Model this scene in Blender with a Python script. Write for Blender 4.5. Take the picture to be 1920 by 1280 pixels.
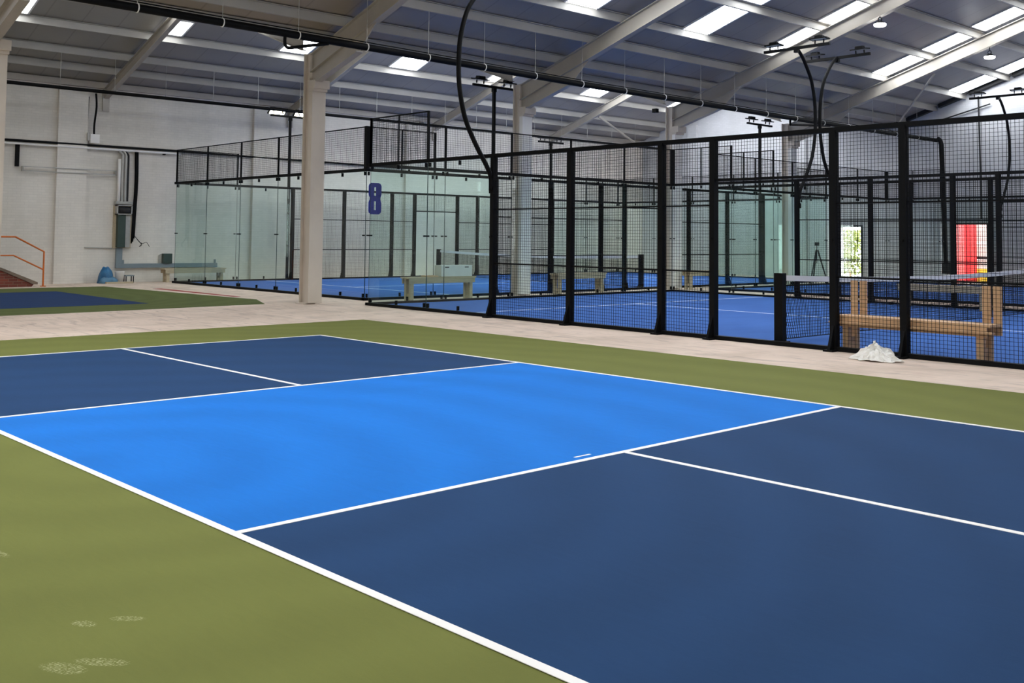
import bpy, math, random
from mathutils import Vector, Matrix
random.seed(7)
S = bpy.context.scene
for o in list(bpy.data.objects): bpy.data.objects.remove(o)
C = S.collection

# ------------------------------------------------------------------ camera, world, exposure
YAW, PIT, ROL, FPX = 2.3982, 0.0536, 0.0108, 1935.94
fw = Vector((math.cos(PIT)*math.cos(YAW), math.cos(PIT)*math.sin(YAW), math.sin(PIT)))
rt = Vector((math.sin(YAW), -math.cos(YAW), 0)); up = rt.cross(fw)
r2 = math.cos(ROL)*rt + math.sin(ROL)*up; u2 = -math.sin(ROL)*rt + math.cos(ROL)*up
cd = bpy.data.cameras.new('camera'); cam = bpy.data.objects.new('camera', cd); C.objects.link(cam)
M = Matrix((r2, u2, -fw)).transposed().to_4x4(); M.translation = Vector((18.397, -12.777, 1.4989)); cam.matrix_world = M
cd.sensor_width = 36; cd.lens = FPX/1920*36; cd.shift_y = -300.37/1920; cd.clip_start = 0.05; cd.clip_end = 300
S.camera = cam
W = bpy.data.worlds.new('world'); S.world = W; W.use_nodes = True
bg = W.node_tree.nodes['Background']; bg.inputs[0].default_value = (0.93, 0.96, 1.0, 1); bg.inputs[1].default_value = 5.0
S.view_settings.view_transform = 'Standard'; S.view_settings.look = 'None'; S.view_settings.gamma = 1
S.view_settings.use_curve_mapping = False
S.view_settings.exposure = 1.1
SKY_STRENGTH = 6.5
try:
    S.cycles.transparent_max_bounces = 32; S.cycles.max_bounces = 10; S.cycles.diffuse_bounces = 5
except Exception: pass

# ------------------------------------------------------------------ materials
def lin(c):
    f = lambda v: (v/255/12.92) if v/255 <= 0.04045 else ((v/255+0.055)/1.055)**2.4
    return (f(c[0]), f(c[1]), f(c[2]), 1)
class NT:
    def __init__(s, name):
        s.m = bpy.data.materials.new(name); s.m.use_nodes = True; s.t = s.m.node_tree; s.n = s.t.nodes
        s.b = s.n['Principled BSDF']; s.out = s.n['Material Output']
    def add(s, typ, **kw):
        n = s.n.new(typ)
        for k, v in kw.items(): setattr(n, k, v)
        return n
    def link(s, a, b): s.t.links.new(a, b)
    def noise(s, scale, detail=4, rough=.55, vec=None, dist=0):
        n = s.add('ShaderNodeTexNoise'); n.inputs['Scale'].default_value = scale; n.inputs['Detail'].default_value = detail
        n.inputs['Roughness'].default_value = rough; n.inputs['Distortion'].default_value = dist
        if vec: s.link(vec, n.inputs['Vector'])
        return n.outputs['Fac']
    def coord(s, scale=(1, 1, 1), rot=(0, 0, 0), loc=(0, 0, 0), kind='Object'):
        tc = s.add('ShaderNodeTexCoord'); mp = s.add('ShaderNodeMapping')
        mp.inputs['Scale'].default_value = scale; mp.inputs['Rotation'].default_value = rot; mp.inputs['Location'].default_value = loc
        s.link(tc.outputs[kind], mp.inputs['Vector']); return mp.outputs['Vector']
    def ramp(s, fac, stops):
        r = s.add('ShaderNodeValToRGB'); e = r.color_ramp.elements
        while len(e) < len(stops): e.new(.5)
        for el, (p, c) in zip(e, stops): el.position = p; el.color = c
        s.link(fac, r.inputs['Fac']); return r.outputs['Color']
    def mix(s, fac, a, b, typ='MIX'):
        m = s.add('ShaderNodeMix', data_type='RGBA', blend_type=typ)
        for sock, v in ((m.inputs[0], fac), (m.inputs[6], a), (m.inputs[7], b)):
            if hasattr(v, 'links'): s.link(v, sock)
            else: sock.default_value = v
        return m.outputs[2]
    def math(s, op, a, b=0.0, c=0.0):
        m = s.add('ShaderNodeMath', operation=op)
        for sock, v in zip(m.inputs, (a, b, c)):
            if hasattr(v, 'links'): s.link(v, sock)
            else: sock.default_value = v
        return m.outputs[0]
    def bump(s, fac, strength=.3, dist=.01):
        b = s.add('ShaderNodeBump'); b.inputs['Strength'].default_value = strength; b.inputs['Distance'].default_value = dist
        s.link(fac, b.inputs['Height']); s.link(b.outputs[0], s.b.inputs['Normal'])
    def col(s, v):
        if hasattr(v, 'links'): s.link(v, s.b.inputs['Base Color'])
        else: s.b.inputs['Base Color'].default_value = v
def sc(c, k): return (c[0]*k, c[1]*k, c[2]*k, 1)
def simple(name, rgb, rough=.5, metal=0, var=.12, scale=6, spec=.5):
    t = NT(name); c = lin(rgb)
    f = t.noise(scale, 5, .6, t.coord())
    t.col(t.ramp(f, [(.3, sc(c, 1-var)), (.7, sc(c, 1+var))]))
    t.b.inputs['Roughness'].default_value = rough; t.b.inputs['Metallic'].default_value = metal
    t.b.inputs['Specular IOR Level'].default_value = spec
    return t.m
def emit(name, rgb, strength):
    t = NT(name); t.b.inputs['Base Color'].default_value = (.8, .8, .8, 1)
    t.b.inputs['Emission Color'].default_value = lin(rgb); t.b.inputs['Emission Strength'].default_value = strength
    return t.m
def paint(name, rgb, var=.07, sw=.5, rough=.8):
    """squeegeed acrylic court paint: broad arcs of slightly different shade"""
    t = NT(name); c = lin(rgb); v = t.coord()
    big = t.noise(.55, 3, .5, v, 1.2); w = t.add('ShaderNodeTexWave', wave_type='RINGS', rings_direction='Z')
    w.inputs['Scale'].default_value = sw; w.inputs['Distortion'].default_value = 7; w.inputs['Detail'].default_value = 3; w.inputs['Detail Scale'].default_value = .6
    t.link(v, w.inputs['Vector'])
    st = t.noise(2.4, 7, .72, t.coord((1, 5, 1), (0, 0, .5)), 2.2)
    f = t.math('ADD', t.math('MULTIPLY', big, .4), t.math('ADD', t.math('MULTIPLY', w.outputs['Fac'], .2), t.math('MULTIPLY', st, .4)))
    k = t.ramp(f, [(.25, sc(c, 1-var)), (.72, sc(c, 1+var))])
    t.col(k); t.b.inputs['Roughness'].default_value = rough; t.b.inputs['Specular IOR Level'].default_value = .08
    t.bump(t.noise(90, 3, .6, v), .12, .004)
    return t, k, v
def wood(name, rgb):
    t = NT(name); c = lin(rgb)
    f = t.noise(3, 6, .65, t.coord((1, 14, 14)))
    g = t.noise(1.1, 3, .5, t.coord((1, 3, 3)))
    t.col(t.mix(g, t.ramp(f, [(.3, sc(c, .62)), (.55, c), (.8, sc(c, 1.25))]), sc(c, .8), 'MIX'))
    t.b.inputs['Roughness'].default_value = .7; t.bump(f, .2, .002)
    return t.m

MAT = {}
MAT['black'] = simple('black_powder_coat', (7, 7, 8), .6, 0, .2, 9, .15)
MAT['blackpipe'] = simple('black_pipe', (5, 5, 6), .6, 0, .2, 5, .15)
MAT['wire'] = simple('black_wire', (8, 8, 9), .6, 0, .1, 5, .15)
MAT['steel'] = simple('off_white_steel_paint', (172, 165, 154), .5, 0, .08, 1.4)
MAT['purlin'] = simple('pale_galvanised_purlin', (168, 164, 156), .45, 0, .08, 1.2)
MAT['column'] = simple('cream_column_paint', (205, 194, 180), .55, 0, .06, 1.5)
MAT['white'] = simple('white_paint', (236, 233, 228), .5, 0, .03, 3)
MAT['line'] = simple('white_line_paint', (246, 241, 236), .6, 0, .02, 3)
MAT['turfline'] = simple('white_turf_line', (215, 225, 240), .9, 0, .1, 30)
MAT['wood'] = wood('bare_pine', (224, 184, 142)); MAT['palewood'] = wood('weathered_pine', (196, 180, 150))
MAT['orange'] = simple('orange_rail_paint', (205, 105, 30), .45, 0, .12, 4)
MAT['grey'] = simple('grey_trunking', (122, 134, 140), .45, 0, .06, 3)
MAT['galv'] = simple('galvanised_conduit', (176, 174, 168), .35, .4, .1, 8)
MAT['greenbox'] = simple('dark_green_panel', (50, 66, 58), .5, 0, .1, 5)
MAT['bluebag'] = simple('blue_plastic_sack', (36, 104, 150), .4, 0, .3, 7)
MAT['red'] = simple('red_door_paint', (225, 40, 45), .45, 0, .05, 3)
MAT['number'] = simple('blue_number_vinyl', (10, 28, 140), .4, 0, .05, 3)
MAT['yellow'] = simple('yellow_crate_plastic', (235, 215, 70), .5, 0, .08, 4)
MAT['leaf'] = simple('yellow_green_leaf', (172, 182, 104), .6, 0, .4, 6)
MAT['dark'] = simple('dark_rubber', (26, 26, 28), .7, 0, .2, 8)
MAT['tarmac'] = simple('pale_tarmac', (190, 186, 178), .9, 0, .1, 3)
MAT['card'] = simple('white_carton_card', (222, 222, 214), .6, 0, .05, 5)

t = NT('white_cloth'); f = t.noise(14, 5, .6, t.coord()); t.col(t.ramp(f, [(.3, lin((222, 220, 212))), (.65, lin((244, 242, 236)))]))
t.b.inputs['Roughness'].default_value = .6; t.bump(f, .3, .01); MAT['cloth'] = t.m

# glass with the green cast of toughened panels
t = NT('green_tinted_glass'); tr = t.add('ShaderNodeBsdfTransparent'); tr.inputs[0].default_value = (.925, .965, .95, 1)
gl = t.add('ShaderNodeBsdfGlossy'); gl.inputs['Roughness'].default_value = .02; gl.inputs[0].default_value = (.9, .97, .94, 1)
fr = t.add('ShaderNodeFresnel'); fr.inputs[0].default_value = 1.42; ge = t.add('ShaderNodeNewGeometry')
ms = t.add('ShaderNodeMixShader'); t.link(t.math('MULTIPLY', fr.outputs[0], t.math('SUBTRACT', 1.0, ge.outputs['Backfacing'])), ms.inputs[0]); t.link(tr.outputs[0], ms.inputs[1]); t.link(gl.outputs[0], ms.inputs[2])
t.link(ms.outputs[0], t.out.inputs[0]); MAT['glass'] = t.m

MAT['glassedge'] = simple('dark_green_glass_edge', (22, 50, 46), .3, 0, .1, 6)
# painted brickwork
def brick(name, rgb, tone=.05, dirt=.16, mortar=None):
    t = NT(name); c = lin(rgb)
    tc = t.add('ShaderNodeTexCoord'); sx = t.add('ShaderNodeSeparateXYZ'); t.link(tc.outputs['Object'], sx.inputs[0])
    cb = t.add('ShaderNodeCombineXYZ'); t.link(t.math('ADD', sx.outputs[0], sx.outputs[1]), cb.inputs[0]); t.link(sx.outputs[2], cb.inputs[1])
    b = t.add('ShaderNodeTexBrick'); t.link(cb.outputs[0], b.inputs['Vector'])
    b.inputs['Scale'].default_value = 1; b.inputs['Brick Width'].default_value = .225; b.inputs['Row Height'].default_value = .075; b.inputs['Mortar Size'].default_value = .006
    b.inputs['Color1'].default_value = sc(c, 1+tone); b.inputs['Color2'].default_value = sc(c, 1-tone); b.inputs['Mortar'].default_value = lin(mortar) if mortar else sc(c, .92)
    st = t.noise(.7, 6, .65, t.coord((1, 1, .35)))
    t.col(t.mix(1.0, b.outputs['Color'], t.ramp(st, [(.3, (1-dirt, 1-dirt, 1-dirt*1.1, 1)), (.65, (1, 1, 1, 1))]), 'MULTIPLY'))
    t.b.inputs['Roughness'].default_value = .75
    iv = t.math('SUBTRACT', 1.0, b.outputs['Fac']); t.bump(iv, .15, .004)
    return t.m
MAT['brick'] = brick('white_painted_brick', (222, 216, 206), .03)
MAT['brickend'] = brick('pale_grey_painted_block', (204, 204, 206), .03, .14)
MAT['redbrick'] = brick('red_stair_brick', (124, 58, 42), .25, .3, (126, 104, 88))
MAT['concrete'] = simple('worn_concrete', (120, 104, 90), .9, 0, .2, 6)

# dusty beige slab
t = NT('dusty_beige_concrete'); v = t.coord()
n1 = t.noise(.9, 6, .62, v, .6); n2 = t.noise(7, 6, .7, t.coord((1, .35, 1), (0, 0, .3))); n3 = t.noise(2.2, 5, .6, t.coord((.5, 2.4, 1), (0, 0, -.35)), 1.5)
c1 = t.ramp(n1, [(.3, lin((198, 178, 160))), (.6, lin((222, 202, 185)))])
c2 = t.mix(t.ramp(n2, [(.5, (0, 0, 0, 1)), (.75, (.45, .45, .45, 1))]), c1, lin((218, 188, 172)))
c3 = t.mix(t.ramp(n3, [(.52, (0, 0, 0, 1)), (.72, (.75, .75, .75, 1))]), c2, lin((164, 146, 134)))
t.col(c3); t.b.inputs['Roughness'].default_value = .85; t.b.inputs['Specular IOR Level'].default_value = .25; t.bump(n2, .15, .006); MAT['floor'] = t.m

t, k, v = paint('bright_blue_paint', (30, 113, 198), .12, .35); MAT['kitchen'] = t.m
t, k, v = paint('navy_blue_paint', (35, 64, 101), .1, .4); MAT['navy'] = t.m
t, k, v = paint('dull_navy_paint', (34, 56, 92), .08, .5); MAT['navyfar'] = t.m
t, k, v = paint('olive_green_paint_worn', (90, 98, 56), .14, .6); MAT['greenfar'] = t.m
# olive surround with pale dusty shoe prints at its near corner
t, k, v = paint('olive_green_paint', (111, 115, 60), .09, .45)
sx = t.add('ShaderNodeSeparateXYZ'); t.link(v, sx.inputs[0])
mask = None
for (px, py, ax, ay, rot) in ((3.13, -1.22, .10, .045, .5), (3.17, -1.10, .11, .035, .7), (2.77, -1.01, .06, .03, .5), (2.83, -.865, .075, .028, .8), (1.62, -.97, .12, .03, .2)):
    dx = t.math('SUBTRACT', sx.outputs[0], px); dy = t.math('SUBTRACT', sx.outputs[1], py); cr, sr = math.cos(rot), math.sin(rot)
    a = t.math('DIVIDE', t.math('ADD', t.math('MULTIPLY', dx, cr), t.math('MULTIPLY', dy, sr)), ax)
    b_ = t.math('DIVIDE', t.math('SUBTRACT', t.math('MULTIPLY', dy, cr), t.math('MULTIPLY', dx, sr)), ay)
    r = t.math('SUBTRACT', 1.0, t.math('ADD', t.math('MULTIPLY', a, a), t.math('MULTIPLY', b_, b_)))
    r = t.math('MAXIMUM', r, 0.0); mask = r if mask is None else t.math('MAXIMUM', mask, r)
wv = t.add('ShaderNodeTexWave', wave_type='BANDS'); wv.inputs['Scale'].default_value = 26; wv.inputs['Distortion'].default_value = 3.5; wv.inputs['Detail'].default_value = 3; t.link(v, wv.inputs['Vector'])
pr = t.math('ADD', t.math('MULTIPLY', t.noise(40, 4, .7, v, 2.0), .7), t.math('MULTIPLY', wv.outputs['Fac'], .22))
mk = t.math('MULTIPLY', t.math('MINIMUM', t.math('MULTIPLY', mask, 2.5), 1.0), t.math('MAXIMUM', t.math('MULTIPLY', t.math('SUBTRACT', pr, .5), 6.0), 0.0))
mk = t.math('MINIMUM', mk, .6)
t.col(t.mix(mk, k, lin((214, 212, 168)))); MAT['green'] = t.m

def turf(name, rgb):
    t = NT(name); c = lin(rgb); f = t.noise(160, 3, .7, t.coord()); g = t.noise(1.3, 4, .5, t.coord((1, .4, 1)))
    t.col(t.mix(.5, t.ramp(f, [(.3, sc(c, .8)), (.7, sc(c, 1.2))]), t.ramp(g, [(.3, sc(c, .86)), (.7, sc(c, 1.14))])))
    t.b.inputs['Roughness'].default_value = .95; t.b.inputs['Specular IOR Level'].default_value = .15; t.bump(f, .4, .01); return t.m
MAT['turf'] = turf('blue_padel_turf', (64, 103, 170))

def sheet(name, rgb):
    """ribbed roof liner: shallow ribs run up the slope"""
    t = NT(name); c = lin(rgb); w = t.add('ShaderNodeTexWave', wave_type='BANDS', bands_direction='Y', wave_profile='SAW')
    w.inputs['Scale'].default_value = .33; w.inputs['Distortion'].default_value = 0
    t.link(t.coord(), w.inputs['Vector'])
    line = t.ramp(w.outputs['Fac'], [(.0, (.72, .72, .72, 1)), (.03, (1, 1, 1, 1)), (.97, (1, 1, 1, 1)), (1, (.72, .72, .72, 1))])
    g = t.noise(.5, 4, .5, t.coord())
    t.col(t.mix(1.0, t.ramp(g, [(.3, sc(c, .9)), (.7, sc(c, 1.1))]), line, 'MULTIPLY'))
    t.b.inputs['Roughness'].default_value = .42; t.bump(w.outputs['Fac'], .25, .02); return t.m
MAT['sheetblue'] = sheet('blue_grey_roof_liner', (140, 136, 134)); MAT['sheetbounce'] = sheet('bounce_tinted_roof_liner', (150, 140, 126)); MAT['sheettint'] = sheet('light_tinted_grey_roof_liner', (144, 140, 132))  # one liner; last two versions carry the warmer light in their colour
MAT['sky'] = emit('daylit_rooflight', (244, 249, 255), SKY_STRENGTH)
MAT['led'] = emit('lit_led_lens', (255, 250, 214), 14); MAT['ledw'] = emit('lit_cool_lens', (250, 252, 255), 16)
MAT['lens'] = simple('unlit_lens', (168, 172, 176), .25, 0, .05, 8)

# ------------------------------------------------------------------ mesh helpers
class MB:
    def __init__(s): s.v = []; s.f = []
    def quad_box(s, pts):      # 8 corners: bottom loop of 4, top loop of 4
        b = len(s.v); s.v += [tuple(p) for p in pts]
        s.f += [tuple(b+i for i in q) for q in ((3, 2, 1, 0), (4, 5, 6, 7), (0, 1, 5, 4), (1, 2, 6, 5), (2, 3, 7, 6), (3, 0, 4, 7))]
        return s
    def box(s, x0, y0, z0, x1, y1, z1):
        return s.quad_box([(x0, y0, z0), (x1, y0, z0), (x1, y1, z0), (x0, y1, z0), (x0, y0, z1), (x1, y0, z1), (x1, y1, z1), (x0, y1, z1)])
    def cbox(s, x, y, z, dx, dy, dz): return s.box(x-dx/2, y-dy/2, z-dz/2, x+dx/2, y+dy/2, z+dz/2)
    def bar(s, p, q, w, h, upv=(0, 0, 1)):
        p, q = Vector(p), Vector(q); d = (q-p).normalized(); a = d.cross(Vector(upv))
        if a.length < 1e-4: a = d.cross(Vector((1, 0, 0)))
        a.normalize(); b = a.cross(d); a *= w/2; b *= h/2
        return s.quad_box([p-a-b, p+a-b, q+a-b, q-a-b, p-a+b, p+a+b, q+a+b, q-a+b])
    def prism(s, poly, d):     # polygon (list of 3d points) pushed along d
        b = len(s.v); n = len(poly); d = Vector(d)
        s.v += [tuple(p) for p in poly] + [tuple(Vector(p)+d) for p in poly]
        s.f.append(tuple(range(b+n-1, b-1, -1))); s.f.append(tuple(range(b+n, b+2*n)))
        for i in range(n): j = (i+1) % n; s.f.append((b+i, b+j, b+n+j, b+n+i))
        return s
    def tube(s, pts, r, n=10, cap=True):
        pts = [Vector(p) for p in pts]; rings = []; prev = None
        for i, p in enumerate(pts):
            d = (pts[min(i+1, len(pts)-1)]-pts[max(i-1, 0)]).normalized()
            if prev is None: a = d.orthogonal().normalized()
            else: a = (prev-d*prev.dot(d)).normalized()
            prev = a; b = d.cross(a); rr = r[i] if isinstance(r, (list, tuple)) else r
            base = len(s.v)
            for k in range(n):
                t_ = 2*math.pi*k/n; s.v.append(tuple(p+(a*math.cos(t_)+b*math.sin(t_))*rr))
            rings.append(base)
        for i in range(len(rings)-1):
            for k in range(n):
                k2 = (k+1) % n; s.f.append((rings[i]+k, rings[i]+k2, rings[i+1]+k2, rings[i+1]+k))
        if cap: s.f.append(tuple(rings[0]+k for k in range(n-1, -1, -1))); s.f.append(tuple(rings[-1]+k for k in range(n)))
        return s
    def mesh(s, name, mats):
        me = bpy.data.meshes.new(name); me.from_pydata(s.v, [], s.f)
        for m in (mats if isinstance(mats, list) else [mats]): me.materials.append(m)
        me.update(); return me
    def build(s, name, mat, parent=None, smooth=False, shift=None):
        """verts are given in the parent's own frame when there is a parent"""
        m = MAT[mat] if isinstance(mat, str) else mat
        me = s.mesh(name, m)
        if smooth: me.polygons.foreach_set('use_smooth', [True]*len(me.polygons))
        o = bpy.data.objects.new(name, me); C.objects.link(o)
        if parent: o.parent = parent
        return o
def put(name, me, parent=None, loc=(0, 0, 0), rz=0):
    o = bpy.data.objects.new(name, me); C.objects.link(o); o.parent = parent; o.location = loc; o.rotation_euler = (0, 0, rz); return o
def tag(o, label=None, cat=None, group=None, kind=None):
    if label: o['label'] = label
    if cat: o['category'] = cat
    if group: o['group'] = group
    if kind: o['kind'] = kind
    return o
def thing(name, label, cat, loc=(0, 0, 0), rz=0, group=None):
    o = bpy.data.objects.new(name, None); C.objects.link(o); o.location = loc; o.rotation_euler = (0, 0, rz); o.empty_display_size = .2
    return tag(o, label, cat, group)
def solo(mb, name, mat, label, cat, group=None, smooth=False, loc=None):
    """a thing that is one mesh; its origin is moved to its base"""
    if loc is None:
        xs = [v[0] for v in mb.v]; ys = [v[1] for v in mb.v]; zs = [v[2] for v in mb.v]
        loc = ((min(xs)+max(xs))/2, (min(ys)+max(ys))/2, min(zs))
    mb.v = [(v[0]-loc[0], v[1]-loc[1], v[2]-loc[2]) for v in mb.v]
    o = mb.build(name, mat, None, smooth); o.location = loc
    return tag(o, label, cat, group)
def struct(mb, name, mat, parent=None, smooth=False):
    o = mb.build(name, mat, parent, smooth)
    if parent is None: o['kind'] = 'structure'
    return o

# ------------------------------------------------------------------ roof geometry
XW, YE, XC, XR = -12.5, 23.8, -1.1, 10.0           # left wall, end wall, column row, main ridge
FR = [-13.35, -7.38, -.85, 5.4, 11.65, 17.9]         # portal frames
MS, LS = .325, .345                                  # roof slopes
def zm(x): return 5.4 + MS*((x-XC) if x <= XR else (2*XR-XC-x))       # top of main rafters
XL = (XW+XC)/2
def zl(x): return 5.76 + LS*((x-XW) if x <= XL else (2*XL-XW-x))
SH = .2                                              # liner sits on the purlins
Y0, Y1 = -19.5, YE

struct(MB().box(XW-.3, Y0, -.25, 21.5, YE+.0, 0), 'floor', 'floor')

# skylights: (y0, y1)
SKM = [(-16.2, -15.2), (-12, -11), (-8.6, -7.6), (-.3, .5), (3.45, 4.46), (7.65, 8.65), (11.3, 12.05), (17.1, 18.0), (22.4, 23.4)]
SKX = [(2.3, 3.78), (4.05, 5.2), (5.55, 6.8), (7.15, 8.3), (8.6, 9.5)]
SKL = [(-11.5, -10.5), (-5.4, -4.25), (-.78, -.12), (3.02, 3.95), (7.1, 8.2), (11.3, 12.1), (16.2, 17.28), (21.5, 22.4)]
SKLX = [(-9.25, -8.5)]
SKH = [(-15, -14.2), (-10, -9.2), (-5.0, -4.6), (-1.4, -1.0), (2.2, 2.8), (5.6, 6.6), (8.6, 9.8), (11.2, 12.6), (13.8, 15.2), (16.4, 17.8), (19, 20.4), (21.8, 22.4)]  # unseen strips, added to brighten the left bay
SKADDX = [(-8.1, -7.0), (-6.4, -4.9), (-4.5, -3.0)]
def liner(name, xs, zf, holes, mats, matf):
    mb = MB(); mi = []
    xb = sorted(set(xs + [h[0] for h in holes] + [h[1] for h in holes]))
    yb = sorted(set([Y0, Y1, -.85] + [h[2] for h in holes] + [h[3] for h in holes]))
    for i in range(len(xb)-1):
        for j in range(len(yb)-1):
            a, b_, c, d = xb[i], xb[i+1], yb[j], yb[j+1]; mx, my = (a+b_)/2, (c+d)/2
            if any(h[0] < mx < h[1] and h[2] < my < h[3] for h in holes): continue
            za, zb = zf(a)+SH, zf(b_)+SH
            mb.quad_box([(a, c, za), (b_, c, zb), (b_, d, zb), (a, d, za), (a, c, za+.06), (b_, c, zb+.06), (b_, d, zb+.06), (a, d, za+.06)])
            mi += [matf(mx, my)]*6
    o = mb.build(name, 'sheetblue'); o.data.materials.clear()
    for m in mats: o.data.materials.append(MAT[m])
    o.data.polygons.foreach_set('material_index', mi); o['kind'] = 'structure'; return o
SKR = [(-16.5, -15.5), (-12.5, -11.3), (-8, -6.8), (-3.5, -2.3), (3.4, 4.4), (11, 12), (17, 18)]  # unseen right-slope strips, added to light the floor evenly
mir = lambda p: (2*XR-p[1], 2*XR-p[0])
holesM = [(x0, x1, y0, y1) for (y0, y1) in SKM for (x0, x1) in SKX] + [(x0, x1, y0, y1) for (y0, y1) in SKR for (x0, x1) in [mir(p) for p in SKX[1:4]]]
holesL = [(x0, x1, y0, y1) for (y0, y1) in SKL for (x0, x1) in SKLX] + [(x0, x1, y0, y1) for (y0, y1) in SKH for (x0, x1) in SKADDX]
liner('ceiling', [-.6, XR, 2*XR-XC], zm, holesM, ['sheetblue', 'sheetbounce'], lambda x, y: 1 if y < -.85 else 0)
liner('ceiling_left', [XW-.2, XL, -.58], zl, holesL, ['sheetblue', 'sheettint'], lambda x, y: 1 if y < -.85 else 0)
wn = 0
def skylight(y0, y1, xs, zf, off=-.02):
    global wn; wn += 1
    p = MB(); f_ = MB()
    for (x0, x1) in xs:
        za, zb = zf(x0)+SH+off, zf(x1)+SH+off
        p.quad_box([(x0, y0, za), (x1, y0, zb), (x1, y1, zb), (x0, y1, za), (x0, y0, za+.03), (x1, y0, zb+.03), (x1, y1, zb+.03), (x0, y1, za+.03)])
        h = .015; e = .05
        for (ya, yb) in ((y0-e, y0), (y1, y1+e)):
            f_.quad_box([(x0, ya, za-h), (x1, ya, zb-h), (x1, yb, zb-h), (x0, yb, za-h), (x0, ya, za+.05), (x1, ya, zb+.05), (x1, yb, zb+.05), (x0, yb, za+.05)])
        for xa, z in ((x0-e, za), (x1, zb)): f_.box(xa, y0, z-h, xa+e, y1, z+.05)
    o = p.build('window_%d' % wn, 'sky'); o['kind'] = 'structure'
    f_.build('skylight_frame', 'white', o)
for (y0, y1) in SKM: skylight(y0, y1, SKX, zm)
for (y0, y1) in SKR: skylight(y0, y1, [mir(p) for p in SKX[1:4]], zm)
for (y0, y1) in SKL: skylight(y0, y1, SKLX, zl)
for (y0, y1) in SKH: skylight(y0, y1, SKADDX, zl)  # added light strips, numbered along with the real windows

# ------------------------------------------------------------------ walls
w_ = MB(); w_.prism([(XW-.3, Y0, 0), (XW-.3, YE, 0), (XW-.3, YE, zl(XW)+.15), (XW-.3, Y0, zl(XW)+.15)], (.3, 0, 0))
struct(w_, 'wall_left', 'brick')
pil = MB()
for y in (-8.2, -1.9, 4.35, 10.6, 16.85, 23.1): pil.box(XW, y-.42, 0, XW+.12, y+.42, zl(XW)-.02)
struct(pil, 'trim_1', 'brick')
struct(MB().box(XW, Y0, zl(XW)+.02, XW+.1, YE, zl(XW)+.2), 'trim_2', 'steel')     # wall plate under the eave
zt = lambda x: (zl(x) if x < -.6 else zm(x)) + SH+.02
D1, D2 = (1.9, 3.09, 2.1), (-2.55, -1.63, 2.02)
we = MB()
for (a, b_, zlo) in ((XW, XL, 0), (XL, D2[0], 0), (D2[0], D2[1], D2[2]), (D2[1], -.6, 0), (-.6, D1[0], 0), (D1[0], D1[1], D1[2]), (D1[1], XR, 0), (XR, 21.1, 0)):
    we.prism([(a, YE, zlo), (b_, YE, zlo), (b_, YE, zt(b_-.001)), (a, YE, zt(a+.001))], (0, .3, 0))
struct(we, 'wall_back', 'brickend')
struct(MB().prism([(2*XR-XC+.25, Y0, 0), (2*XR-XC+.25, YE, 0), (2*XR-XC+.25, YE, 5.6), (2*XR-XC+.25, Y0, 5.6)], (.25, 0, 0)), 'wall_right', 'brick')
wf = MB()
for (a, b_, zlo) in ((XW, XL, 0), (XL, -.6, 0), (-.6, XR, 0), (XR, 21.35, 0)):
    wf.prism([(a, Y0-.3, zlo), (b_, Y0-.3, zlo), (b_, Y0-.3, zt(b_-.001)), (a, Y0-.3, zt(a+.001))], (0, .3, 0))
struct(wf, 'wall_front', 'brick')
pe = MB()
for x in (-9.6, -4.2, 4.3, 7.2, 10.0): pe.box(x-.25, YE-.12, 0, x+.25, YE, zt(x)-.5)
struct(pe, 'trim_3', 'brickend')

# ------------------------------------------------------------------ rafters, purlins, columns, braces
def ibeam(mb, p, q, d, bf, tf=.02, tw=.02):
    """I-section from p to q (top edge line in an xz plane), flanges along y"""
    (x0, y, z0), (x1, _, z1) = p, q
    mb.quad_box([(x0, y-bf/2, z0-tf), (x1, y-bf/2, z1-tf), (x1, y+bf/2, z1-tf), (x0, y+bf/2, z0-tf), (x0, y-bf/2, z0), (x1, y-bf/2, z1), (x1, y+bf/2, z1), (x0, y+bf/2, z0)])
    mb.quad_box([(x0, y-bf/2, z0-d), (x1, y-bf/2, z1-d), (x1, y+bf/2, z1-d), (x0, y+bf/2, z0-d), (x0, y-bf/2, z0-d+tf), (x1, y-bf/2, z1-d+tf), (x1, y+bf/2, z1-d+tf), (x0, y+bf/2, z0-d+tf)])
    mb.quad_box([(x0, y-tw/2, z0-d), (x1, y-tw/2, z1-d), (x1, y+tw/2, z1-d), (x0, y+tw/2, z0-d), (x0, y-tw/2, z0), (x1, y-tw/2, z1), (x1, y+tw/2, z1), (x0, y+tw/2, z0)])
LBM = {-13.35: 'main roof beam behind the viewer, out of the upper left', -7.38: 'pale sloping roof beam cut off by the upper left corner of the photo',
       -.85: 'wide roof beam springing from the top of the nearest full cream column', 5.4: 'long pale roof beam springing from the second column, behind the hanging curved pole',
       11.65: 'grey roof beam springing from the third column with a thin rooflight strip along it', 17.9: 'brightly lit white roof beam at upper right under the rooflight strips'}
LBL = {-13.35: 'left bay roof beam before the left edge of the photo', -7.38: 'left bay roof beam at the far left edge beside the cut-off column', -.85: 'left bay roof beam over the wall cabinet, beside a square rooflight',
       5.4: 'left bay roof beam passing just behind the nearest full column', 11.65: 'left bay roof beam behind the black floodlight T-pole with bright strips beside it',
       17.9: 'left bay roof beam with its upper end lit white, a diagonal brace below it'}
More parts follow.
